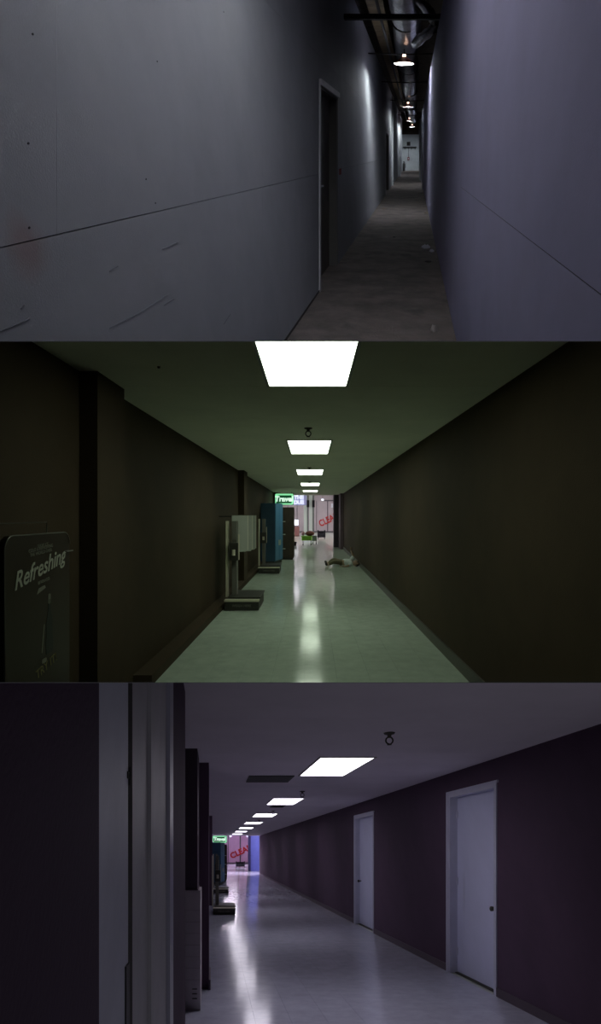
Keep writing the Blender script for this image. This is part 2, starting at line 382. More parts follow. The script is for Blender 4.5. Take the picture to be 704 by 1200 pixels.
scrap('dark_scrap', -.35, 8.7, .03, .01, m_dkscrap, 'tiny dark chip lying mid floor', 'scrap')

# =================================================================== MIDDLE: green-lit corridor
CUR = C2
HF = -1.63; HC = 1.06; WL = -1.70; WR = 1.57
m_brown = mat('dark_brown_vinyl_wall', (.066, .047, .029), .75, var=.12, vscale=1.5, bump=.1, bscale=90, spec=.12)
m_base2 = mat('grey_brown_cove_base', (.10, .095, .08), .5, var=.1)
m_ceil2 = mat('painted_ceiling_board', (.88, .88, .73), .85, var=.05, vscale=1.5, bump=.05, bscale=120, spec=.2)
m_tile2 = mat('polished_cream_vinyl_tile', (.50, .58, .49), .13, var=.10, vscale=6, bump=.035, bscale=9, spec=.12, perobj=.05)
m_grout = mat('tile_joint', (.32, .34, .30), .7)
m_frame = mat('light_frame_metal', (.30, .30, .27), .4)
m_diff2 = mat('lit_diffuser_green_tint', (1, 1, 1), .5, emit=(.86, 1.0, .80), es=L_GREEN)
m_pipe = mat('dull_brass', (.06, .055, .04), .5, metal=.5)

wl2 = wall_side('wall_left', 'dark brown left wall of the green-lit corridor', WL, -.15, 1.6, 26.8, HF-.1, HC+.05, [], m_brown)
MB().box(WL, -1.565, HF, HC, 3.76, 4.30).build('pilaster', m_brown, wl2, clip=True)
MB().box(WL, -1.56, HF, HC, 12.0, 12.6).build('pilaster', m_brown, wl2)
MB().box(WL, -1.56, HF, HC, 23.4, 24.0).build('pilaster', m_brown, wl2)
wr2 = wall_side('wall_right', 'dark brown right wall of the green-lit corridor', WR, .15, 1.6, 24.6, HF-.1, HC+.05, [], m_brown)
struct(MB().box(WL, -1.52, HF, HF+.10, 4.9, 24).build('baseboard_left', m_brown, clip=True), 'dull plinth along the left wall of the green-lit corridor')
struct(MB().side([(4.6, HF), (24.6, HF), (24.6, HF+.13), (4.6, HF+.13)], WR-.02, WR).build('baseboard_right', m_base2, clip=True), 'greyish baseboard along the right wall of the green-lit corridor')

def tiled_floor(label, u0, u1, z0, z1, hf, tu, tz, m, zbuild, zc):
    fl = struct(MB().box(u0-.2, u1+.2, hf-.12, hf-.006, z0, z1).build('floor', m_grout, clip=True), label)
    nu = int(math.ceil((u1-u0)/tu)); g = .0007
    proto = None; k = 0; z = z0
    while z < zbuild:
        for i in range(nu):
            a = u0+i*tu; b_ = min(a+tu, u1)
            full = abs(b_-a-tu) < 1e-6 and z > zc
            if full and proto is not None:
                copy_part(proto, fl, a-pa, 0, z-pz)
            else:
                o = MB().box(a+g, b_-g, hf-.006, hf, z+g, z+tz-g).build('floor_tile', m, fl, clip=not full)
                if len(o.data.polygons) == 0: bpy.data.objects.remove(o); continue
                if full and proto is None: proto, pa, pz = o, a, z
            k += 1
        z += tz
    b = MB()
    while z < z1-.01:
        for i in range(nu):
            a = u0+i*tu; b.box(a+g, min(a+tu, u1)-g, hf-.006, hf, z+g, min(z+tz, z1)-g)
        z += tz
    o = b.build('floor_tile', m, fl); o['kind'] = 'stuff'
    print('tiles', k); return fl
tiled_floor('pale polished tile floor of the green-lit corridor', -3.2+1.5, WR, 4.7, 50.0, HF, .327, .44, m_tile2, 4.7+.44*28, 5.15)

def ceiling_panels(label, u0, u1, zs, m, hc=1.06):
    c = struct(MB().box(u0-.1, u1+.1, hc+.012, hc+.1, zs[0], zs[-1]).build('ceiling', m_back, clip=True), label)
    for a, b_ in zip(zs[:-1], zs[1:]):
        MB().box(u0-.02, u1+.02, hc, hc+.012, a+.0025, b_-.0025).build('ceiling_panel', m, c, clip=True)
    return c
zs = [2.6, 4.2]+[4.2+1.46*i for i in range(1, 16)]+[26.8]
ceiling_panels('greenish painted ceiling of the green-lit corridor', WL, WR, zs, m_ceil2)

def ceiling_light(u0, u1, z0, z1, label, mdif, group, clip=False, h=HC):
    t = thing('ceiling_light', label, 'light', (u0+u1)/2, h, (z0+z1)/2, group)
    b = MB(); w = .022
    b.box(u0-w, u0, h-.012, h-.0005, z0-w, z1+w); b.box(u1, u1+w, h-.012, h-.0005, z0-w, z1+w)
    b.box(u0, u1, h-.012, h-.0005, z0-w, z0); b.box(u0, u1, h-.012, h-.0005, z1, z1+w)
    b.build('light_frame', m_frame, t, clip=clip)
    MB().box(u0, u1, h-.006, h-.001, z0, z1).build('diffuser', mdif, t, clip=clip)
    return t
G2 = 'square ceiling lights of the green-lit corridor'
ceiling_light(-.335, .285, 2.6, 4.16, 'largest lit panel, cut by the top edge of the green-lit corridor', m_diff2, G2, clip=True)
l2 = ceiling_light(-.325, .285, 7.19, 8.76, 'second lit panel in the green-lit corridor ceiling, behind the near sprinkler', m_diff2, G2)
for z, lab in ((11.75, 'third lit panel in the green-lit corridor ceiling'), (16.6, 'fourth lit panel in the green-lit corridor ceiling'), (21.4, 'fifth and farthest lit panel in the green-lit corridor ceiling')):
    dup(l2, 0, 0, z-7.19, lab)

def sprinkler(u, z, label, h=HC):
    t = thing('sprinkler_head', label, 'sprinkler', u, h-.1, z, 'ceiling sprinklers')
    MB().lathe((u, h, z), [(.001, 0), (.05, -.001), (.045, -.012), (.02, -.018), (.014, -.045), (.001, -.045)], 14).build('flange', m_pipe, t, smooth=True)
    MB().tube([(u+.032*math.sin(a), h-.07+.032*math.cos(a), z) for a in [i*math.pi*2/12 for i in range(13)]], .007, 6, cap=False).build('yoke', m_pipe, t, smooth=True)
    MB().lathe((u, h, z), [(.001, -.104), (.02, -.104), (.02, -.110), (.001, -.110)], 10).build('deflector', m_pipe, t)
    return t
s2 = sprinkler(-.03, 6.2, 'dark sprinkler head hanging in front of the second lit panel')
dup(s2, 0, 0, 5.1, 'small dark sprinkler head in front of the third lit panel'); dup(s2, 0, 0, 9.9, 'tiny dark sprinkler head in front of the fourth lit panel')
b = MB(); b.lathe((-1.08, HC, 3.64), [(.001, 0), (.012, -.002), (.008, -.014), (.001, -.014)], 10); tag(b.build('ceiling_hook', m_pipe), 'tiny dark hook in the ceiling left of the largest lit panel', 'hook')

# drinks machine in the dark left foreground
m_mach = mat('dark_red_brown_enamel', (.030, .020, .011), .4, var=.1)
m_mach2 = mat('dark_cabinet_side', (.015, .014, .012), .5)
m_chr = mat('dull_chrome_edge', (.16, .16, .14), .35, metal=.6)
m_txt = mat('faded_white_print', (.45, .46, .38), .7)
m_txd = mat('faint_grey_print', (.22, .22, .18), .7)
UM = -1.46
vm = thing('drinks_machine', 'dark drinks machine with white script lettering, against the near left wall', 'machine', -1.55, HF, 2.75)
MB().side(rrect(2.46, 3.06, HF+.02, -.135, .05), WL, UM-.03).build('cabinet', m_mach2, vm, clip=True)
MB().side(rrect(2.44, 3.10, HF+.06, -.10, .07), UM-.03, UM).build('front_door', m_mach, vm, clip=True)
prim = rrect(2.44, 3.10, HF+.06, -.10, .07, 6)
MB().tube([(UM, b_, a) for a, b_ in prim], .0035, 6, cap=False).build('edge_trim', m_chr, vm, clip=True, smooth=True)
MB().tube([(UM-.06, -.10, 2.50), (UM-.06, -.04, 2.50), (UM-.06, -.04, 2.95), (UM-.06, -.10, 2.95)], .0025, 6).build('top_rail', m_chr, vm, clip=True)
e = UM+.002
text('Refreshing', .125, e, -.285, 2.77, m_txt, vm, 'right', .001, .45, math.radians(11), bold=.0015)
for s_, y_, zc_ in (('SERVE ICE', 639, 50), ('COLD & REFRESHING', 642.5, 48), ('THE WORLD OVER', 647.5, 48)):
    z_ = -UM*F/(364-zc_); text(s_, .026, e, (604-y_)*z_/F, z_, m_txd, vm, 'right', .0008, 0, math.radians(4))
text('BEVERAGES', .024, e, (604-682)*2.75/F, 2.80, m_txd, vm, 'right', .0008, 0, math.radians(6))
text('TRY IT!', .07, e, (604-779)*2.85/F, 2.83, mat('faded_yellow_print', (.24, .21, .09), .7), vm, 'right', .0008, 0, math.radians(12))
# printed bottle and glass, flat on the door
def flat(poly, m, nm): MB().side(poly, UM, UM+.0015).build(nm, m, vm, clip=True)
zc_ = 2.86; hb = (604-765)*zc_/F
bot = [(.035, 0), (.04, .06), (.032, .12), (.036, .17), (.014, .24), (.012, .30)]
flat([(zc_+a, hb+b_) for a, b_ in bot]+[(zc_-a, hb+b_) for a, b_ in bot[::-1]], mat('dark_bottle_print', (.022, .026, .024), .5), 'printed_bottle')
flat(rrect(zc_-.014, zc_+.014, hb+.275, hb+.33, .006, 2), m_txd, 'printed_cap')
flat([(zc_-.085, hb+.02), (zc_-.075, hb+.02), (zc_-.05, hb+.17), (zc_-.06, hb+.17)], m_txd, 'printed_glint')
flat(rrect(zc_-.08, zc_-.03, hb-.04, hb-.015, .008, 2), m_txd, 'printed_glint')
flat([(zc_-.13, hb+.345), (zc_-.04, hb+.37), (zc_-.05, hb+.385), (zc_-.11, hb+.375)], m_txd, 'printed_glint')
MB().tube([(UM, (604-646)*3.05/F, 3.04), (UM+.01, (604-646)*3.05/F, 3.04), (UM+.01, (604-646)*3.05/F, 3.12)], .004, 6).build('door_handle', m_chr, vm)

# platform weighing scales
m_scb = mat('dark_scale_iron', (.035, .033, .026), .5, var=.2); m_cream = mat('cream_painted_edge', (.62, .58, .45), .5); m_gcol = mat('grey_painted_column', (.15, .145, .125), .5, var=.1)
def scale(u0, z0, hf, label, group, um=.0):
    t = thing('platform_scale', label, 'scale', u0+.3, hf, z0+.4, group)
    MB().box(u0, u0+.58, hf+.01, hf+.155, z0, z0+.95).build('base', m_scb, t, bevel=.008)
    MB().box(u0-.005, u0+.585, hf+.155, hf+.185, z0-.01, z0+.12).build('front_rim', m_cream, t)
    MB().box(u0+.04, u0+.60, hf+.19, hf+.215, z0+.13, z0+.98).build('platform', m_scb, t, bevel=.006)
    text('WEIGH HERE', .055, u0+.29, hf+.085, z0-.002, m_txd, t, extrude=.001)
    MB().box(u0-.03, u0+.005, hf+.19, hf+1.53, z0+.3, z0+.45).build('edge_strip', m_cream, t)
    MB().box(u0+.07, u0+.155, hf+.19, hf+1.53, z0+.35, z0+.55).build('column', m_gcol, t, bevel=.01)
    hd = MB().box(u0+.045, u0+.20, hf+.84, hf+1.15, z0+.22, z0+.35).build('mechanism_head', m_scb, t, bevel=.02)
    MB().lathe((u0+.12, hf+.93, z0+.21), [(.001, 0), (.03, 0), (.03, .1), (.001, .1)], 12).build('beam_weight', m_cream, hd)
    MB().box(u0+.195, u0+.212, hf+.85, hf+1.30, z0+.25, z0+.3).build('beam_guide', m_cream, t)
    return t
GS = 'platform scales along the left wall'
sc = scale(-1.47, 8.74, HF, 'nearest platform scale with a low dark base and upright column', GS)
dup(sc, .01, 0, 5.55, 'second platform scale, standing beside the tall blue cabinet')
# boards hung beyond the near scale
m_board = mat('grey_white_board', (.46, .48, .42), .6, var=.05)
ob = thing('hanging_board_rack', 'set of three pale blank boards hung above the nearest platform scale', 'board', -1.3, -.65, 9.6)
for i, (a, b_, z, lo) in enumerate(((-1.44, -1.155, 9.35, -.66), (-1.44, -1.135, 9.9, -.69), (-1.44, -1.125, 10.45, -.70))):
    MB().plate([(a, 0), (a, lo+.02), (a+.1, lo-.005), (b_-.03, lo), (b_, lo+.03), (b_, 0)], z, z+.02).build('board', m_board, ob)
    MB().box(b_, b_+.01, lo+.03, .0, z-.005, z+.025).build('board_edge', mat('cream_edge', (.75, .73, .62), .5) if i == 0 else bpy.data.materials['cream_edge'], ob)
MB().tube([(WL, -.02, 9.5), (-1.44, -.02, 9.5), (-1.44, -.02, 10.5), (WL, -.02, 10.5)], .012, 6).build('wall_bracket', m_scb, ob)

# tall blue cabinet
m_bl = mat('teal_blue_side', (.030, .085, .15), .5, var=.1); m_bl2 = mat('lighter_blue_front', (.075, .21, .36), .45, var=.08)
def blue_cabinet(A, B, C_, hf, htop, label):
    D = (A[0]+C_[0]-B[0], A[1]+C_[1]-B[1])
    t = thing('tall_cabinet', label, 'cabinet', (A[0]+C_[0])/2, hf, (A[1]+C_[1])/2)
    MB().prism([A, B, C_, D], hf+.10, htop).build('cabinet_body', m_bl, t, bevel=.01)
    s = .02
    MB().prism([(A[0]+s, A[1]+s), (B[0]-s, B[1]+s), (C_[0]-s, C_[1]), (D[0], D[1])], hf, hf+.10).build('plinth', m_scb, t)
    # two door leaves on the slanted front B-C
    dB = Vector((C_[0]-B[0], C_[1]-B[1])); n = Vector((dB.y, -dB.x)).normalized()
    H = htop-hf-.12
    for q in range(2):
        p = Vector(B)+dB*(q*.5+.02); r = Vector(B)+dB*(q*.5+.48)
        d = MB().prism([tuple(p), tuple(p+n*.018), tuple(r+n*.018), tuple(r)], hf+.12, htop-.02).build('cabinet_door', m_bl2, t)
        hp = p+(r-p)*(.85 if q == 0 else .15)+n*.018
        MB().prism([tuple(hp), tuple(hp+n*.03), tuple(hp+n*.03+dB*.02), tuple(hp+dB*.02)], hf+.62, hf+.80).build('handle', m_cream, d)
    for hh in (.45, .95, 1.4):
        p = Vector(C_)
        MB().prism([tuple(p-dB*.05+n*.02), tuple(p-dB*.05+n*.10), tuple(p+dB*.03+n*.10), tuple(p+dB*.03+n*.02)], hf+hh, hf+hh+.03).build('side_ledge', m_board, t)
    return t
blue_cabinet((-1.66, 17.0), (-1.19, 17.0), (-.99, 17.9), HF, .41, 'tall blue metal cabinet against the left wall of the green-lit corridor')
m_wood = mat('dark_brown_wood', (.040, .028, .018), .5, var=.3, vscale=4)
def brown_cabinet(u0, u1, z0, z1, hf, ht, label):
    t = thing('wooden_cabinet', label, 'cabinet', (u0+u1)/2, hf, (z0+z1)/2)
    MB().box(u0, u1, hf+.06, ht-.03, z0, z1).build('cabinet_body', m_wood, t, bevel=.006)
    MB().box(u0-.01, u1+.012, ht-.03, ht, z0-.012, z1+.01).build('cabinet_top', m_wood, t)
    MB().box(u0+.02, u1-.03, hf, hf+.06, z0+.03, z1-.03).build('plinth', m_scb, t)
    d = MB().box(u1, u1+.016, hf+.08, ht-.05, z0+.03, (z0+z1)/2-.01).build('cabinet_door', m_wood, t)
    d2 = MB().box(u1, u1+.016, hf+.08, ht-.05, (z0+z1)/2+.01, z1-.03).build('cabinet_door', m_wood, t)
    MB().box(u1+.016, u1+.03, hf+.9, hf+1.0, (z0+z1)/2-.05, (z0+z1)/2-.03).build('handle', m_cream, d)
brown_cabinet(-1.5, -.64, 18.9, 19.7, HF, .30, 'dark brown wooden cabinet standing behind the tall blue one')

# lit signs before the opening
m_sg = mat('lit_green_sign_face', (.3, .9, .5), .5, emit=(.28, .85, .42), es=.85)
m_sgd = mat('dark_green_band', (.01, .05, .025), .5, emit=(.005, .05, .02), es=1.0)
m_sgw = mat('lit_white_green_letters', (1, 1, 1), .5, emit=(.70, 1.0, .80), es=.95)
m_vs = mat('lit_violet_sign_face', (.3, .3, .5), .5, emit=(.24, .24, .40), es=.8)
m_vw = mat('lit_violet_letters', (1, 1, 1), .5, emit=(.75, .80, 1.0), es=1.0)
def travel_sign(u0, u1, h0, h1, z, label, ceil=HC):
    t = thing('lit_shop_sign', label, 'sign', (u0+u1)/2, h1, z)
    w = u1-u0; hh = h1-h0
    MB().box(u0, u1, h0, h1, z, z+.18).build('sign_box', m_scb, t, bevel=.01)
    MB().plate(rrect(u0+.01, u1-.01, h0+.01, h1-.01, .06), z-.012, z).build('sign_face', m_sg, t)
    MB().plate([(u0+w*.07, h0+hh*.14), (u0+w*.90, h0+hh*.14), (u0+w*.90, h1-hh*.16), (u0+w*.20, h1-hh*.16), (u0+w*.07, h0+hh*.66)], z-.018, z-.012).build('sign_band', m_sgd, t)
    text('Travel', hh*.62, u0+w*.48, h0+hh*.50, z-.024, m_sgw, t, extrude=.003, shear=.1, bold=.012)
    for uu in (u0+.1, u1-.1): MB().tube([(uu, h1, z+.09), (uu, ceil, z+.09)], .01, 6).build('hanger', m_scb, t)
travel_sign(-1.60, -.77, .47, .98, 22.9, 'green-lit shop sign reading Travel at the far left of the green-lit corridor')

# mall hall beyond the green-lit corridor
m_hdr = mat('header_paint', (.16, .17, .13), .8)
m_pur = mat('dark_purple_paint', (.045, .028, .045), .6, var=.1)
m_pur2 = mat('dull_mauve_paint', (.13, .085, .105), .6, var=.1)
m_hall = mat('pinkish_white_hall_wall', (.56, .49, .53), .7, var=.08, vscale=1)
m_mul = mat('grey_mullion', (.14, .12, .14), .5)
m_red = mat('red_window_paint', (.62, .03, .03), .6)
m_colw = mat('pale_green_white_column', (.72, .80, .76), .4)
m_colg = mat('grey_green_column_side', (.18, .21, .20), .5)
m_blk = mat('black_fabric', (.012, .011, .016), .8)
m_hl = mat('hall_lamp', (1, 1, 1), .5, emit=(1.0, .92, 1.0), es=11)
struct(MB().box(1.18, WR+.15, HF, HC, 26.21, 26.9).build('trim_3', m_pur), 'dark purple jamb at the far right end of the green-lit corridor')
struct(MB().box(1.42, WR+.15, HF, HC, 24.61, 26.2).build('wall_far_right', m_pur2), 'short mauve stretch of wall before the purple jamb')
struct(MB().box(-6, 6, HC, HC+2.0, 26.8, 26.95).build('trim_4', m_hdr), 'header over the opening into the bright hall of the green-lit corridor')
struct(MB().box(-3.5, 5.5, HC+1.6, HC+1.75, 26.9, 50).build('ceiling', m_ceil2), 'high ceiling of the bright hall past the green-lit corridor')
struct(MB().box(-6, WL-.16, HF, HC, 26.8, 26.95).build('wall_return_left', m_hall), 'left return wall beside the opening into the bright hall')
struct(MB().box(WR+.16, 6, HF, HC, 26.8, 26.95).build('wall_return_right', m_hall), 'right return wall beside the opening into the bright hall')
struct(MB().box(-3.6, WL, HF-.1, HF-.001, 26.9, 50).build('floor', m_tile2), 'left part of the bright hall floor')
struct(MB().box(WR, 5.6, HF-.1, HF-.001, 26.9, 50).build('floor', m_tile2), 'right part of the bright hall floor')
struct(MB().box(-3.6, -3.5, HF, 2.7, 26.9, 50).build('wall_left', m_hall), 'left side wall of the bright hall')
struct(MB().box(5.5, 5.6, HF, 2.7, 26.9, 50).build('wall_right', m_hall), 'right side wall of the bright hall')
hb2 = struct(MB().box(-3.6, 5.6, HF, 2.7, 49.2, 49.4).build('wall_back', m_hall), 'pinkish storefront wall at the back of the bright hall')
# storefront panels and mullions
us = [-3.4, -2.2, -1.3, -.4, .55, 1.62, 2.7, 3.9, 5.4]
for a, b_ in zip(us[:-1], us[1:]): MB().box(a+.03, b_-.03, HF+.12, 1.35, 49.12, 49.2).build('wall_panel', m_hall, hb2)
for i, a in enumerate(us): MB().box(a-(.05 if i == 5 else .02), a+(.05 if i == 5 else .02), HF, 1.4, 49.08, 49.2).build('mullion', m_mul, hb2)
MB().box(1.3, 3.9, 1.36, 1.48, 49.0, 49.2).build('head_rail', m_mul, hb2)
MB().box(-3.5, 5.5, HF, HF+.12, 49.05, 49.2).build('kick_rail', m_mul, hb2)
tx = text('CLEARANCE', .86, .82, -.86, 49.07, m_red, hb2, extrude=.01, rot=math.radians(26), align='LEFT', name='painted_lettering', bold=.02, sx=.76)
o = MB().box(1.95, 2.3, .75, 1.15, 49.0, 49.1).build('window_notice', mat('white_paper', (.85, .87, .95), .7)); tag(o, 'white notice on the storefront right of the tall mullion', 'notice')
for i, (a, z) in enumerate(((-.45, 44.0), (.02, 44.0))):
    t = thing('hall_column', ['pale column in the bright hall, left one of the close pair', 'pale column in the bright hall, right one of the close pair'][i], 'column', a, HF, z, 'pair of pale hall columns')
    MB().box(a-.16, a+.13, HF, 2.6, z, z+.3).build('shaft', m_colw, t, bevel=.03)
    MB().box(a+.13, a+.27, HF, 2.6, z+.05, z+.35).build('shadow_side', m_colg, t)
    MB().box(a-.2, a+.3, HF, HF+.12, z-.05, z+.4).build('foot', m_colg, t)
    MB().box(a+.1, a+.32, .70, 1.30, z-.2, z+.03).build('speaker_box', m_blk, t, bevel=.02)
def shop_sign2():
    t = thing('lit_wall_sign', 'violet-white lit sign hanging just right of the green Travel sign', 'sign', -.7, 1.2, 30)
    MB().box(-1.25, -.24, .60, 1.22, 30, 30.15).build('sign_box', m_vs, t)
    text('THE', .30, -.70, 1.05, 29.985, m_vw, t, extrude=.004, bold=.02)
    text('DUE', .30, -.70, .76, 29.985, m_vw, t, extrude=.004, bold=.02)
    for uu in (-1.1, -.4): MB().tube([(uu, 1.22, 30.07), (uu, HC+1.6, 30.07)], .012, 6).build('hanger', m_scb, t)
shop_sign2()
for i, (a, z) in enumerate(((-1.5, 31), (2.2, 31), (-1.5, 38), (2.2, 38), (-1.0, 45), (2.6, 45))):
    ceiling_light(a-.6, a+.6, z-1, z+1, ['nearest', 'middle', 'farthest'][i//2]+' '+['left', 'right'][i % 2]+' bright ceiling panel in the hall past the green-lit corridor', m_hl, 'hall ceiling panels', h=HC+1.6)
def globe(u, h, z, hc, label, group=None):
    t = thing('globe_lamp', label, 'lamp', u, hc, z, group)
    MB().lathe((u, h, z), [(.001, .1), (.1, .09), (.13, 0), (.1, -.09), (.001, -.1)], 14).build('globe', m_vw, t, smooth=True)
    MB().tube([(u, h+.09, z), (u, hc, z)], .012, 6).build('lamp_stem', m_scb, t)
globe(1.1, 1.46, 47.9, HC+1.6, 'small round white lamp high before the storefront of the green-lit corridor')

# small cart, chair, bin in the hall
m_grn = mat('bright_green_plastic', (.28, .70, .05), .45); m_bund = mat('red_brown_cloth', (.24, .09, .07), .9, var=.3); m_pk = mat('pink_cloth', (.55, .35, .33), .9)
ct = thing('green_cart', 'small bright green cart heaped with cloth in the bright hall', 'cart', -.2, HF, 28)
b = MB(); b.prism([(-.48, 27.9), (.02, 27.9), (.10, 28.5), (-.52, 28.5)], HF+.26, HF+.48); b.build('basket', m_grn, ct, bevel=.02)
MB().box(-.54, .12, HF+.47, HF+.51, 27.86, 28.54).build('basket_rim', m_grn, ct, bevel=.01)
for uu, zz in ((-.42, 27.95), (0.0, 27.95), (-.42, 28.4), (.05, 28.4)):
    lg = MB().tube([(uu, HF+.27, zz), (uu, HF+.09, zz)], .015, 6).build('leg', m_blk, ct)
    MB().tube([(uu-.02, HF+.055, zz), (uu+.02, HF+.055, zz)], .055, 12).build('wheel', m_blk, lg)
def blob(c, r, m, name, par, seed):
    rnd = random.Random(seed); b = MB(); n = 12; k = 7; vs = []; fs = []
    for i in range(k+1):
        ph = math.pi*i/k
        for t in range(n):
            a = t*2*math.pi/n; q = 1+rnd.uniform(-.12, .12)
            vs.append((c[0]+r[0]*q*math.sin(ph)*math.cos(a), c[1]+r[1]*q*math.cos(ph), c[2]+r[2]*q*math.sin(ph)*math.sin(a)))
    for i in range(k):
        for t in range(n): fs.append((i*n+t, i*n+(t+1) % n, (i+1)*n+(t+1) % n, (i+1)*n+t))
    return b.add(vs, fs).build(name, m, par, smooth=True)
tag(blob((-.04, HF+.64, 28.2), (.24, .13, .25), m_bund, 'cloth_bundle', None, 3), 'red-brown cloth bundle heaped on the green cart', 'bundle')
tag(blob((-.42, HF+.63, 28.15), (.10, .11, .2), m_pk, 'cloth_bundle', None, 4), 'pink cloth bundle on the left end of the green cart', 'bundle')
tc = thing('trolley', 'dark wheeled trolley at the right end of the green cart', 'trolley', .2, HF, 28.9)
MB().box(.10, .34, HF+.2, HF+.5, 28.7, 29.3).build('trolley_body', m_colg, tc, bevel=.02)
for uu in (.13, .31):
    for zz in (28.8, 29.2): MB().tube([(uu-.02, HF+.08, zz), (uu+.02, HF+.08, zz)], .08, 12).build('wheel', m_blk, tc)
for uu in (.13, .31): MB().tube([(uu, HF+.08, 29.0), (uu, HF+.22, 29.0)], .012, 6).build('fork', m_blk, tc)
def black_chair(u0, z0, hf, label, w=.5):
    t = thing('low_armchair', label, 'chair', u0+w/2, hf, z0+.3)
    MB().box(u0+.05, u0+w-.05, hf+.12, hf+.36, z0, z0+.5).build('seat', m_blk, t, bevel=.03)
    MB().box(u0+.04, u0+w-.04, hf+.30, hf+.56, z0+.42, z0+.55).build('backrest', m_blk, t, bevel=.03)
    for uu in (u0, u0+w-.09): MB().box(uu, uu+.09, hf+.13, hf+.62, z0+.02, z0+.5).build('armrest', m_blk, t, bevel=.025)
    for uu in (u0+.04, u0+w-.06):
        for zz in (z0+.05, z0+.45): MB().tube([(uu, hf, zz), (uu, hf+.22, zz)], .02, 6).build('leg', m_blk, t)
black_chair(.46, 35, HF, 'low black armchair in the bright hall right of the green cart', .55)
bn = thing('waste_bin', 'small black bin peeking out beside the dark brown cabinet', 'bin', -.9, HF, 27.5)
MB().lathe((-.86, HF, 27.6), [(.001, 0), (.085, 0), (.10, .18), (.10, .2), (.001, .2)], 14).build('bin_body', m_blk, bn, smooth=True)
MB().lathe((-.86, HF, 27.6), [(.105, .18), (.11, .19), (.105, .21), (.001, .22)], 14).build('bin_lid', m_iron, bn, smooth=True)
kk = thing('hall_kiosk', 'reddish low kiosk with a small white lit panel in the bright hall', 'kiosk', -1.15, HF, 40)
MB().box(-1.5, -.9, HF, HF+.75, 40, 40.6).build('counter', mat('dull_red_panel', (.30, .13, .12), .6), kk, bevel=.02)
MB().box(-1.45, -.98, HF+.85, HF+1.30, 40.2, 40.3).build('lit_panel', m_vw, kk)
MB().tube([(-1.2, HF+.75, 40.25), (-1.2, HF+.86, 40.25)], .02, 6).build('panel_post', m_mul, kk)

# ---------------- person lying on the floor against the right wall
def skin(name, joints, edges, m, parent, lv=2, root=0):
    L = LOC[parent]
    me = bpy.data.meshes.new(name); me.from_pydata([tuple(CUR.P(*j[:3])-L) for j in joints], edges, [])
    o = bpy.data.objects.new(name, me); COL.objects.link(o); o.parent = parent; LOC[o] = L
    md = o.modifiers.new('s', 'SKIN')
    sv = me.skin_vertices[0] if me.skin_vertices else None
    bpy.context.view_layer.update()
    for i, j in enumerate(joints):
        r = j[3]; me.skin_vertices[0].data[i].radius = (r, r) if not isinstance(r, tuple) else r
        me.skin_vertices[0].data[i].use_root = (i == root)
    sb = o.modifiers.new('d', 'SUBSURF'); sb.levels = lv; sb.render_levels = lv
    me.materials.append(m)
    bpy.context.view_layer.update()
    dm = bpy.data.meshes.new_from_object(o.evaluated_get(bpy.context.evaluated_depsgraph_get()))
    o.modifiers.clear(); o.data = dm
    dm.materials.clear(); dm.materials.append(m)
    for p in dm.polygons: p.use_smooth = True
    return o
m_skin = mat('skin', (.42, .29, .20), .6); m_shirt = mat('pale_grey_blue_shirt', (.66, .70, .70), .8, var=.2, vscale=14)
m_trou = mat('olive_trousers', (.17, .15, .09), .85, var=.15); m_shoe = mat('dark_leather', (.014, .012, .010), .5); m_hair = mat('dark_hair', (.015, .011, .008), .8)
pr = thing('person', 'person in pale shirt and olive trousers lying by the right wall, one arm raised', 'person', 1.0, HF, 16.4)
h0 = HF
body = [(1.02, h0+.12, 16.45, .10), (1.13, h0+.13, 16.4, .105), (1.24, h0+.13, 16.35, .11), (1.33, h0+.12, 16.3, .05), (1.39, h0+.12, 16.25, .045),
        (.96, h0+.115, 16.38, .075), (.72, h0+.15, 16.30, .058), (.52, h0+.055, 16.25, .035), (.48, h0+.09, 16.22, .03),
        (.97, h0+.115, 16.55, .075), (.75, h0+.20, 16.68, .058), (.54, h0+.06, 16.75, .035), (.50, h0+.10, 16.74, .03),
        (1.28, h0+.18, 16.48, .05), (1.38, h0+.31, 16.52, .044), (1.31, h0+.47, 16.5, .032),
        (1.27, h0+.09, 16.14, .05), (1.15, h0+.045, 16.02, .034), (1.03, h0+.035, 16.05, .024),
        (1.31, h0+.51, 16.5, .036), (.99, h0+.03, 16.06, .024)]
be = [(0, 1), (1, 2), (2, 3), (3, 4), (0, 5), (5, 6), (6, 7), (7, 8), (0, 9), (9, 10), (10, 11), (11, 12), (2, 13), (13, 14), (14, 15), (15, 19), (2, 16), (16, 17), (17, 18), (18, 20)]
bd = skin('body', body, be, m_skin, pr)
skin('shirt', [(1.00, h0+.12, 16.46, .115), (1.13, h0+.135, 16.4, .125), (1.25, h0+.135, 16.35, .125), (1.28, h0+.18, 16.48, .062), (1.375, h0+.32, 16.52, .060), (1.27, h0+.09, 16.14, .062), (1.18, h0+.06, 16.04, .048)],
     [(0, 1), (1, 2), (2, 3), (3, 4), (2, 5), (5, 6)], m_shirt, pr)
skin('trousers', [(1.03, h0+.118, 16.45, .112), (.95, h0+.12, 16.37, .085), (.72, h0+.155, 16.30, .068), (.56, h0+.07, 16.26, .05), (.96, h0+.12, 16.56, .085), (.75, h0+.205, 16.68, .068), (.58, h0+.08, 16.74, .05)],
     [(0, 1), (1, 2), (2, 3), (0, 4), (4, 5), (5, 6)], m_trou, pr)
for zz, hh in ((16.23, 0), (16.75, .01)): skin('shoe', [(.53, h0+.045+hh, zz, .04), (.49, h0+.08+hh, zz, .045), (.465, h0+.15+hh, zz, .032)], [(0, 1), (1, 2)], m_shoe, pr)
hd = blob((1.43, h0+.115, 16.2), (.115, .085, .085), m_skin, 'head', pr, 1)
blob((1.46, h0+.105, 16.22), (.085, .095, .098), m_hair, 'hair', hd, 2)
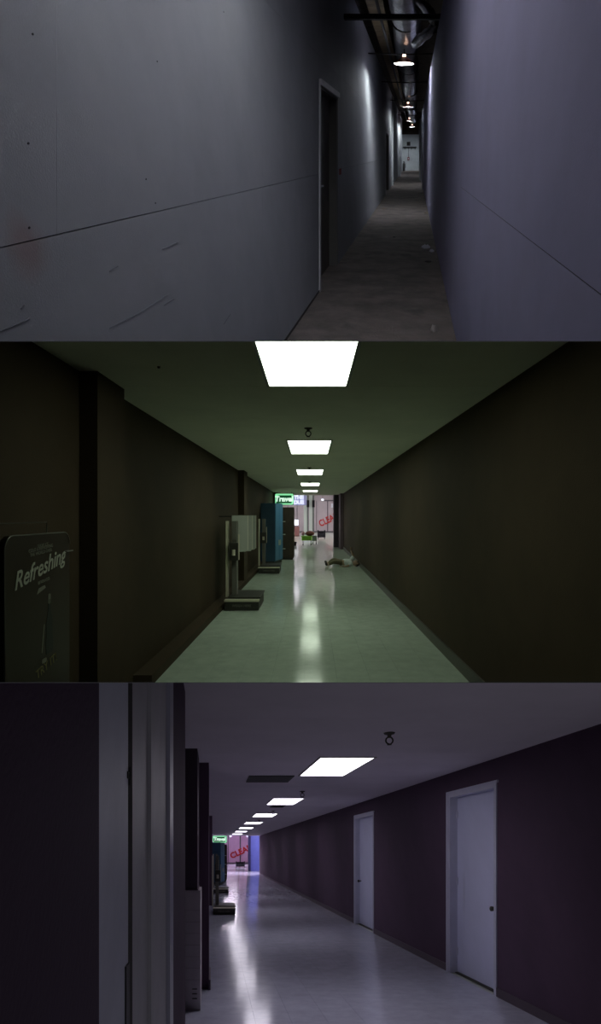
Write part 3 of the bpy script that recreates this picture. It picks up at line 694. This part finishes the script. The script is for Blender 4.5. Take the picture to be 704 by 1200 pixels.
MB().tube([(1.42, h0+.195, 16.17), (1.40, h0+.215, 16.17)], [.02, .012], 6).build('nose', m_skin, hd)
for q in (-1, 1): MB().tube([(1.435, h0+.19, 16.17+q*.03), (1.435, h0+.198, 16.17+q*.03)], .011, 8).build('eye', m_shoe, hd)
MB().tube([(1.38, h0+.185, 16.14), (1.38, h0+.185, 16.20)], .007, 6).build('mouth', m_bund, hd)
for (bu, bh, bz), up in (((1.31, h0+.53, 16.5), 1), ((.98, h0+.03, 16.06), 0)):
    for i in range(5):
        a = (i-2)*.016
        if up:
            p = [(bu+.008*i-.012, bh, bz+a*1.3), (bu-.01+a*.5, bh+.04-(.02 if i == 0 else 0), bz+a*1.8), (bu-.03+a*.6, bh+.07-(.03 if i in (0, 4) else 0), bz+a*2)]
        else:
            p = [(bu, bh, bz+a*1.3), (bu-.04, bh+.006, bz+a*1.7), (bu-.07+(.02 if i in (0, 4) else 0), bh-.012, bz+a*1.9)]
        MB().tube(p, [.011, .010, .007], 6).build('finger', m_skin, bd, smooth=True)

# =================================================================== LOWER: violet-lit corridor
CUR = C3
HF = -1.66; HC = 1.06; WL = -.30; WR = 3.23
m_plum = mat('dark_plum_wall', (.090, .056, .090), .7, var=.12, vscale=1.5, bump=.1, bscale=90, spec=.15)
m_base3 = mat('plum_grey_cove_base', (.075, .052, .07), .5)
m_ceil3 = mat('grey_ceiling_board', (.74, .68, .74), .85, var=.05, vscale=1.5, bump=.05, bscale=120, spec=.2)
m_tile3 = mat('polished_grey_vinyl_tile', (.46, .47, .56), .13, var=.10, vscale=6, bump=.035, bscale=9, spec=.18, perobj=.05)
m_diff3 = mat('lit_diffuser_violet_tint', (1, 1, 1), .5, emit=(.93, .88, 1.0), es=L_VIOLET)
m_wdoor = mat('white_painted_door', (.60, .62, .80), .45, var=.05, vscale=2, streak=((2, 6, .7), (.3, .3, .38), .3))
m_wframe = mat('white_painted_frame', (.54, .54, .65), .45, var=.06)
m_nframe = mat('near_grey_frame', (.56, .54, .56), .5, var=.1)
m_ndoor = mat('near_blue_grey_door', (.72, .73, .84), .5, var=.15, vscale=1.5, streak=((3, 3, .6), (.36, .36, .44), .4))
DA = (5.83, 7.02, .775); DB = (10.3, 11.67, .775)
wr3 = wall_side('wall_right', 'long dark plum right wall of the violet-lit corridor', WR, .18, 2.6, 36, HF-.1, HC+.05, [DA, DB], m_plum)
def room_door(D, label, n, knob_far):
    z0, z1, t = D
    d = struct(MB().box(WR+.09, WR+.13, HF+.02, t-.05, z0+.05, z1-.05).build('door_%d' % n, m_wdoor), label)
    for a, c in ((z0, z0+.05), (z1-.05, z1)):
        MB().box(WR-.012, WR+.17, HF, t, a, c).build('door_jamb', m_wframe, d)
    MB().box(WR-.012, WR+.17, t-.05, t, z0+.05, z1-.05).build('door_head', m_wframe, d)
    MB().box(WR-.02, WR-.001, HF, t, z1, z1+.05).build('side_casing', m_wframe, d)
    MB().box(WR-.02, WR-.001, t, t+.03, z0-.03, z1+.05).build('head_casing', m_wframe, d)
    MB().box(WR+.06, WR+.16, HF, HF+.012, z0+.05, z1-.05).build('threshold', m_scb, d)
    zk = z1-.16 if knob_far else z0+.17
    k = MB().tube([(WR+.09, HF+.98, zk), (WR+.055, HF+.98, zk), (WR+.045, HF+.98, zk), (WR+.02, HF+.98, zk), (WR+.012, HF+.98, zk)], [.012, .012, .028, .03, .018], 12).build('door_knob', m_scb, d, smooth=True)
    for hh in (.25, 1.2, 2.1): MB().box(WR+.075, WR+.095, HF+hh, HF+hh+.1, (z0+.05 if knob_far else z1-.07), (z0+.07 if knob_far else z1-.05)).build('hinge', m_wframe, d)
room_door(DA, 'nearest and larger-looking white door on the plum right wall', 3, False)
room_door(DB, 'farther white door on the plum right wall', 4, True)
b = MB()
for a, c in ((3.4, DA[0]), (DA[1]+.06, DB[0]), (DB[1]+.06, 36)): b.box(WR-.012, WR, HF, HF+.10, a, c)
struct(b.build('baseboard_right', m_base3, clip=True), 'plum grey baseboard along the right wall of the violet-lit corridor')
# near left wall with the half-seen door
NL = -.188
zof = lambda x, u=NL: u*F/(x-250)
ND = (zof(116), zof(203), HC)
wn3 = wall_side('wall_near_left', 'dark plum pier of wall right beside the viewer, holding the blue-grey door', NL, -.26, .30, zof(217), HF-.1, HC+.05, [(ND[0], ND[1], 1.05)], m_plum)
wl3 = wall_side('wall_left', 'dark plum left wall beyond the near pier in the violet-lit corridor', WL, -.15, zof(217)+.003, 36, HF-.1, HC+.05, [], m_plum)
MB().box(WL, -.13, HF, HC, 9.3, 9.9).build('pilaster', m_plum, wl3)
MB().box(WL, -.055, HF, HC, 6.15, 6.75).build('pilaster', m_plum, wl3, clip=True)
MB().box(-.055, -.035, HF, HF+.12, 6.1, 6.78).build('pilaster_base', m_base3, wl3)
MB().box(WL, -.035, HF, HC, 15.5, 16.1).build('pilaster', m_plum, wl3)
nd = struct(MB().box(NL-.05, NL-.012, HF+.01, 1.04, zof(116)+.005, 1.2).build('door_5', m_ndoor, clip=True), 'blue-grey door leaf at the near left edge of the violet-lit corridor')
MB().box(NL-.02, NL-.008, HF+.01, -.262, 1.155, 1.20).build('latch_plate', m_scb, nd, clip=True)
MB().box(NL-.013, NL-.009, .168, .184, 1.185, 1.23).build('hinge', m_scb, nd, clip=True)
MB().tube([(NL-.008, .155, 1.205), (NL-.008, .196, 1.205)], .0038, 8).build('hinge_pin', m_scb, nd, clip=True)
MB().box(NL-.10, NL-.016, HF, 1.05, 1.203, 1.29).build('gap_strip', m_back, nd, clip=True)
MB().box(NL-.12, NL-.02, HF, 1.05, 1.292, zof(180)).build('door_jamb', m_nframe, nd, clip=True)
MB().box(NL-.12, NL-.008, HF, 1.05, zof(180), zof(197)).build('door_stop', m_nframe, nd, clip=True)
MB().box(NL-.12, NL+.008, HF, 1.05, zof(197), zof(201)).build('casing_edge', mat('smooth_pale_edge', (.5, .49, .58), .35), nd, clip=True)  # smoother, slightly bluer strip along the casing edge
MB().box(NL-.12, NL-.004, HF, 1.05, zof(201), zof(203)).build('outer_casing', m_nframe, nd, clip=True)
# hooded phone-like cabinet and grey panel beyond
cb = thing('hood_cabinet', 'dark tall boxed hood against the left wall above the grey lower panel', 'cabinet', -.23, -.42, 5.5)
MB().box(WL, -.165, -.398, HC-.001, 5.3, 5.9).build('hood_body', m_pur, cb, clip=True, bevel=.004)
MB().box(WL, -.16, -.41, -.398, 5.29, 5.92).build('hood_edge', m_base3, cb)
lp = thing('grey_fountain_cabinet', 'plain grey floor cabinet under the dark boxed hood', 'cabinet', -.23, HF, 5.5)
MB().box(WL, -.135, HF, -.414, 5.32, 5.9).build('cabinet_body', mat('dull_grey_metal', (.42, .38, .40), .5, var=.1), lp, bevel=.004)
for k in range(3): MB().box(-.22, -.17, HF+.12+k*.05, HF+.13+k*.05, 5.312, 5.32).build('louvre', m_scb, lp)
for k in range(7): MB().box(-.29, -.14, HF+.32+k*.12, HF+.322+k*.12, 5.317, 5.32).build('panel_joint', m_scb, lp)

tiled_floor('pale grey polished tile floor of the violet-lit corridor', WL, WR, 4.4, 70.0, HF, .353, .44, m_tile3, 4.4+.44*27, 4.0)
zs = [2.6, 4.08]+[4.08+1.45*i for i in range(1, 22)]+[36]
ceiling_panels('dim grey violet painted ceiling of the violet-lit corridor', WL, WR, zs, m_ceil3)
G3 = 'square ceiling lights of the violet-lit corridor'
l3 = ceiling_light(1.215, 1.82, 5.79, 7.19, 'largest and nearest lit panel in the violet-lit corridor ceiling', m_diff3, G3)
for k, (z, lab) in enumerate(((10.3, 'second lit panel of the violet-lit corridor'), (14.55, 'third lit panel of the violet-lit corridor'), (18.8, 'fourth lit panel of the violet-lit corridor'),
               (23.1, 'fifth lit panel of the violet-lit corridor'), (27.4, 'sixth lit panel of the violet-lit corridor'), (31.6, 'seventh and farthest lit panel of the violet-lit corridor'))):
    dup(l3, 0, 0, z-5.79, lab)
s3 = sprinkler(1.58, 4.6, 'dark sprinkler head on the ceiling right of the nearest violet-lit panel')
for k, lab in ((4.5, 'small dark sprinkler head before the second violet-lit panel'), (8.9, 'tiny dark sprinkler head before the third violet-lit panel'), (13.1, 'speck-like sprinkler head before the fourth violet-lit panel')):
    dup(s3, 0, 0, k, lab)
m_vent = mat('dark_vent', (.035, .032, .035), .6)
def vent(u0, u1, z0, z1, n, label):
    t = thing('ceiling_vent', label, 'vent', (u0+u1)/2, HC, (z0+z1)/2)
    MB().box(u0, u1, HC-.006, HC-.001, z0, z1).build('vent_backing', m_back, t)
    b = MB(); w = .02
    b.box(u0-w, u0, HC-.014, HC-.001, z0-w, z1+w); b.box(u1, u1+w, HC-.014, HC-.001, z0-w, z1+w); b.box(u0, u1, HC-.014, HC-.001, z0-w, z0); b.box(u0, u1, HC-.014, HC-.001, z1, z1+w)
    b.build('vent_frame', m_vent, t)
    for i in range(n):
        z = z0+(i+.5)*(z1-z0)/n
        MB().box(u0, u1, HC-.016, HC-.008, z-.02, z+.02).build('slat', m_vent, t)
vent(.52, 1.12, 7.22, 7.83, 8, 'dark ceiling vent left of the nearest violet-lit panel')
vent(1.38, 1.66, 11.8, 12.4, 4, 'small dark ceiling vent just past the second violet-lit panel')

HFs = HF
sc3 = scale(-.01, 13.3, HF, 'nearest platform scale in the violet-lit corridor, by the plum pilaster', 'platform scales in the violet-lit corridor')
dup(sc3, .02, 0, 6.6, 'far platform scale in the violet-lit corridor, before the blue cabinet')
blue_cabinet((-.20, 25.2), (.35, 25.2), (.56, 26.2), HF, .42, 'tall blue metal cabinet at the far left of the violet-lit corridor')
brown_cabinet(.02, .72, 27.6, 28.4, HF, .34, 'dark brown wooden cabinet behind the blue one in the violet-lit corridor')
travel_sign(-.05, .85, .50, .96, 32.6, 'green-lit shop sign reading Travel at the far left of the violet-lit corridor')
# bright hall with the painted storefront
m_hall3 = mat('pink_violet_hall_wall', (.74, .50, .68), .7, var=.08, vscale=1)
m_blue = mat('blue_lit_wall', (.13, .17, .50), .6, var=.1)  # blue light falling on this wall is put into its base colour
m_navy = mat('navy_jamb', (.02, .018, .07), .6)
m_hl3 = mat('violet_hall_lamp', (1, 1, 1), .5, emit=(.95, .85, 1.0), es=24)
struct(MB().box(-4, 7.5, HC, HC+1.6, 36, 36.15).build('trim_5', m_hdr), 'header over the opening into the violet-lit hall')
struct(MB().box(-4, WL-.16, HF, HC, 36, 36.15).build('wall_return_left', m_hall3), 'left return wall beside the opening into the violet-lit hall')
struct(MB().box(WR+.19, 7.5, HF, HC, 36, 36.15).build('wall_return_right', m_hall3), 'right return wall beside the opening into the violet-lit hall')
struct(MB().box(3.05, 7.4, HF, HC+1.5, 42, 42.2).build('wall_blue_return', m_blue), 'wall with blue light put into its colour, just past the end of the plum right wall')
struct(MB().box(2.86, 3.05, HF, HC+1.5, 41.9, 42.5).build('trim_6', m_navy), 'navy jamb at the left edge of the blue-lit wall')
struct(MB().box(-4, 7.5, HC+1.5, HC+1.65, 36.15, 68).build('ceiling', m_ceil3), 'high ceiling of the violet-lit hall')
struct(MB().box(-4.1, -4, HF, HC+1.5, 36.15, 68).build('wall_left', m_hall3), 'left side wall of the violet-lit hall')
struct(MB().box(7.4, 7.5, HF, HC+1.5, 36.15, 68).build('wall_right', m_hall3), 'right side wall of the violet-lit hall')
struct(MB().box(WR, 7.5, HF-.1, HF-.001, 36.15, 68).build('floor', m_tile3), 'right part of the violet-lit hall floor')
struct(MB().box(-4, WL, HF-.1, HF-.001, 36.15, 68).build('floor', m_tile3), 'left part of the violet-lit hall floor')
h3 = struct(MB().box(-4, 7.4, HF, HC+1.5, 66, 66.2).build('wall_back', m_hall3), 'pink storefront wall at the back of the violet-lit hall')
us = [-3.6, -1.5, .3, 1.9, 3.45, 5.1, 6.8]
for a, b_ in zip(us[:-1], us[1:]): MB().box(a+.05, b_-.05, HF+.15, HC+1.3, 65.9, 66).build('wall_panel', m_hall3, h3)
for i, a in enumerate(us): MB().box(a-(.08 if i == 4 else .03), a+(.08 if i == 4 else .03), HF, HC+1.4, 65.85, 66).build('mullion', m_mul, h3)
MB().box(-4, 7.3, HF, HF+.15, 65.8, 66).build('kick_rail', m_mul, h3)
text('CLEARANCE', 1.0, 2.2, -.75, 65.83, m_red, h3, extrude=.01, rot=math.radians(25), align='LEFT', name='painted_lettering', bold=.035)
black_chair(2.2, 50, HF, 'low wide black armchair before the pink storefront of the violet-lit hall', .88)
for i, (a, z) in enumerate(((.6, 40), (2.0, 50), (.6, 60), (4.2, 39), (5, 60))):
    ceiling_light(a-.7, a+.7, z-1, z+1, ['nearest left', 'middle', 'far left', 'nearest right', 'far right'][i]+' bright ceiling panel in the violet-lit hall', m_hl3, 'violet hall ceiling panels', h=HC+1.5)
for uu, lab in ((1.95, 'left one of two small round lamps high before the pink storefront'), (3.9, 'right one of two small round lamps high before the pink storefront')):
    globe(uu, 1.66, 58.5, HC+1.5, lab, 'round lamps of the violet-lit hall')
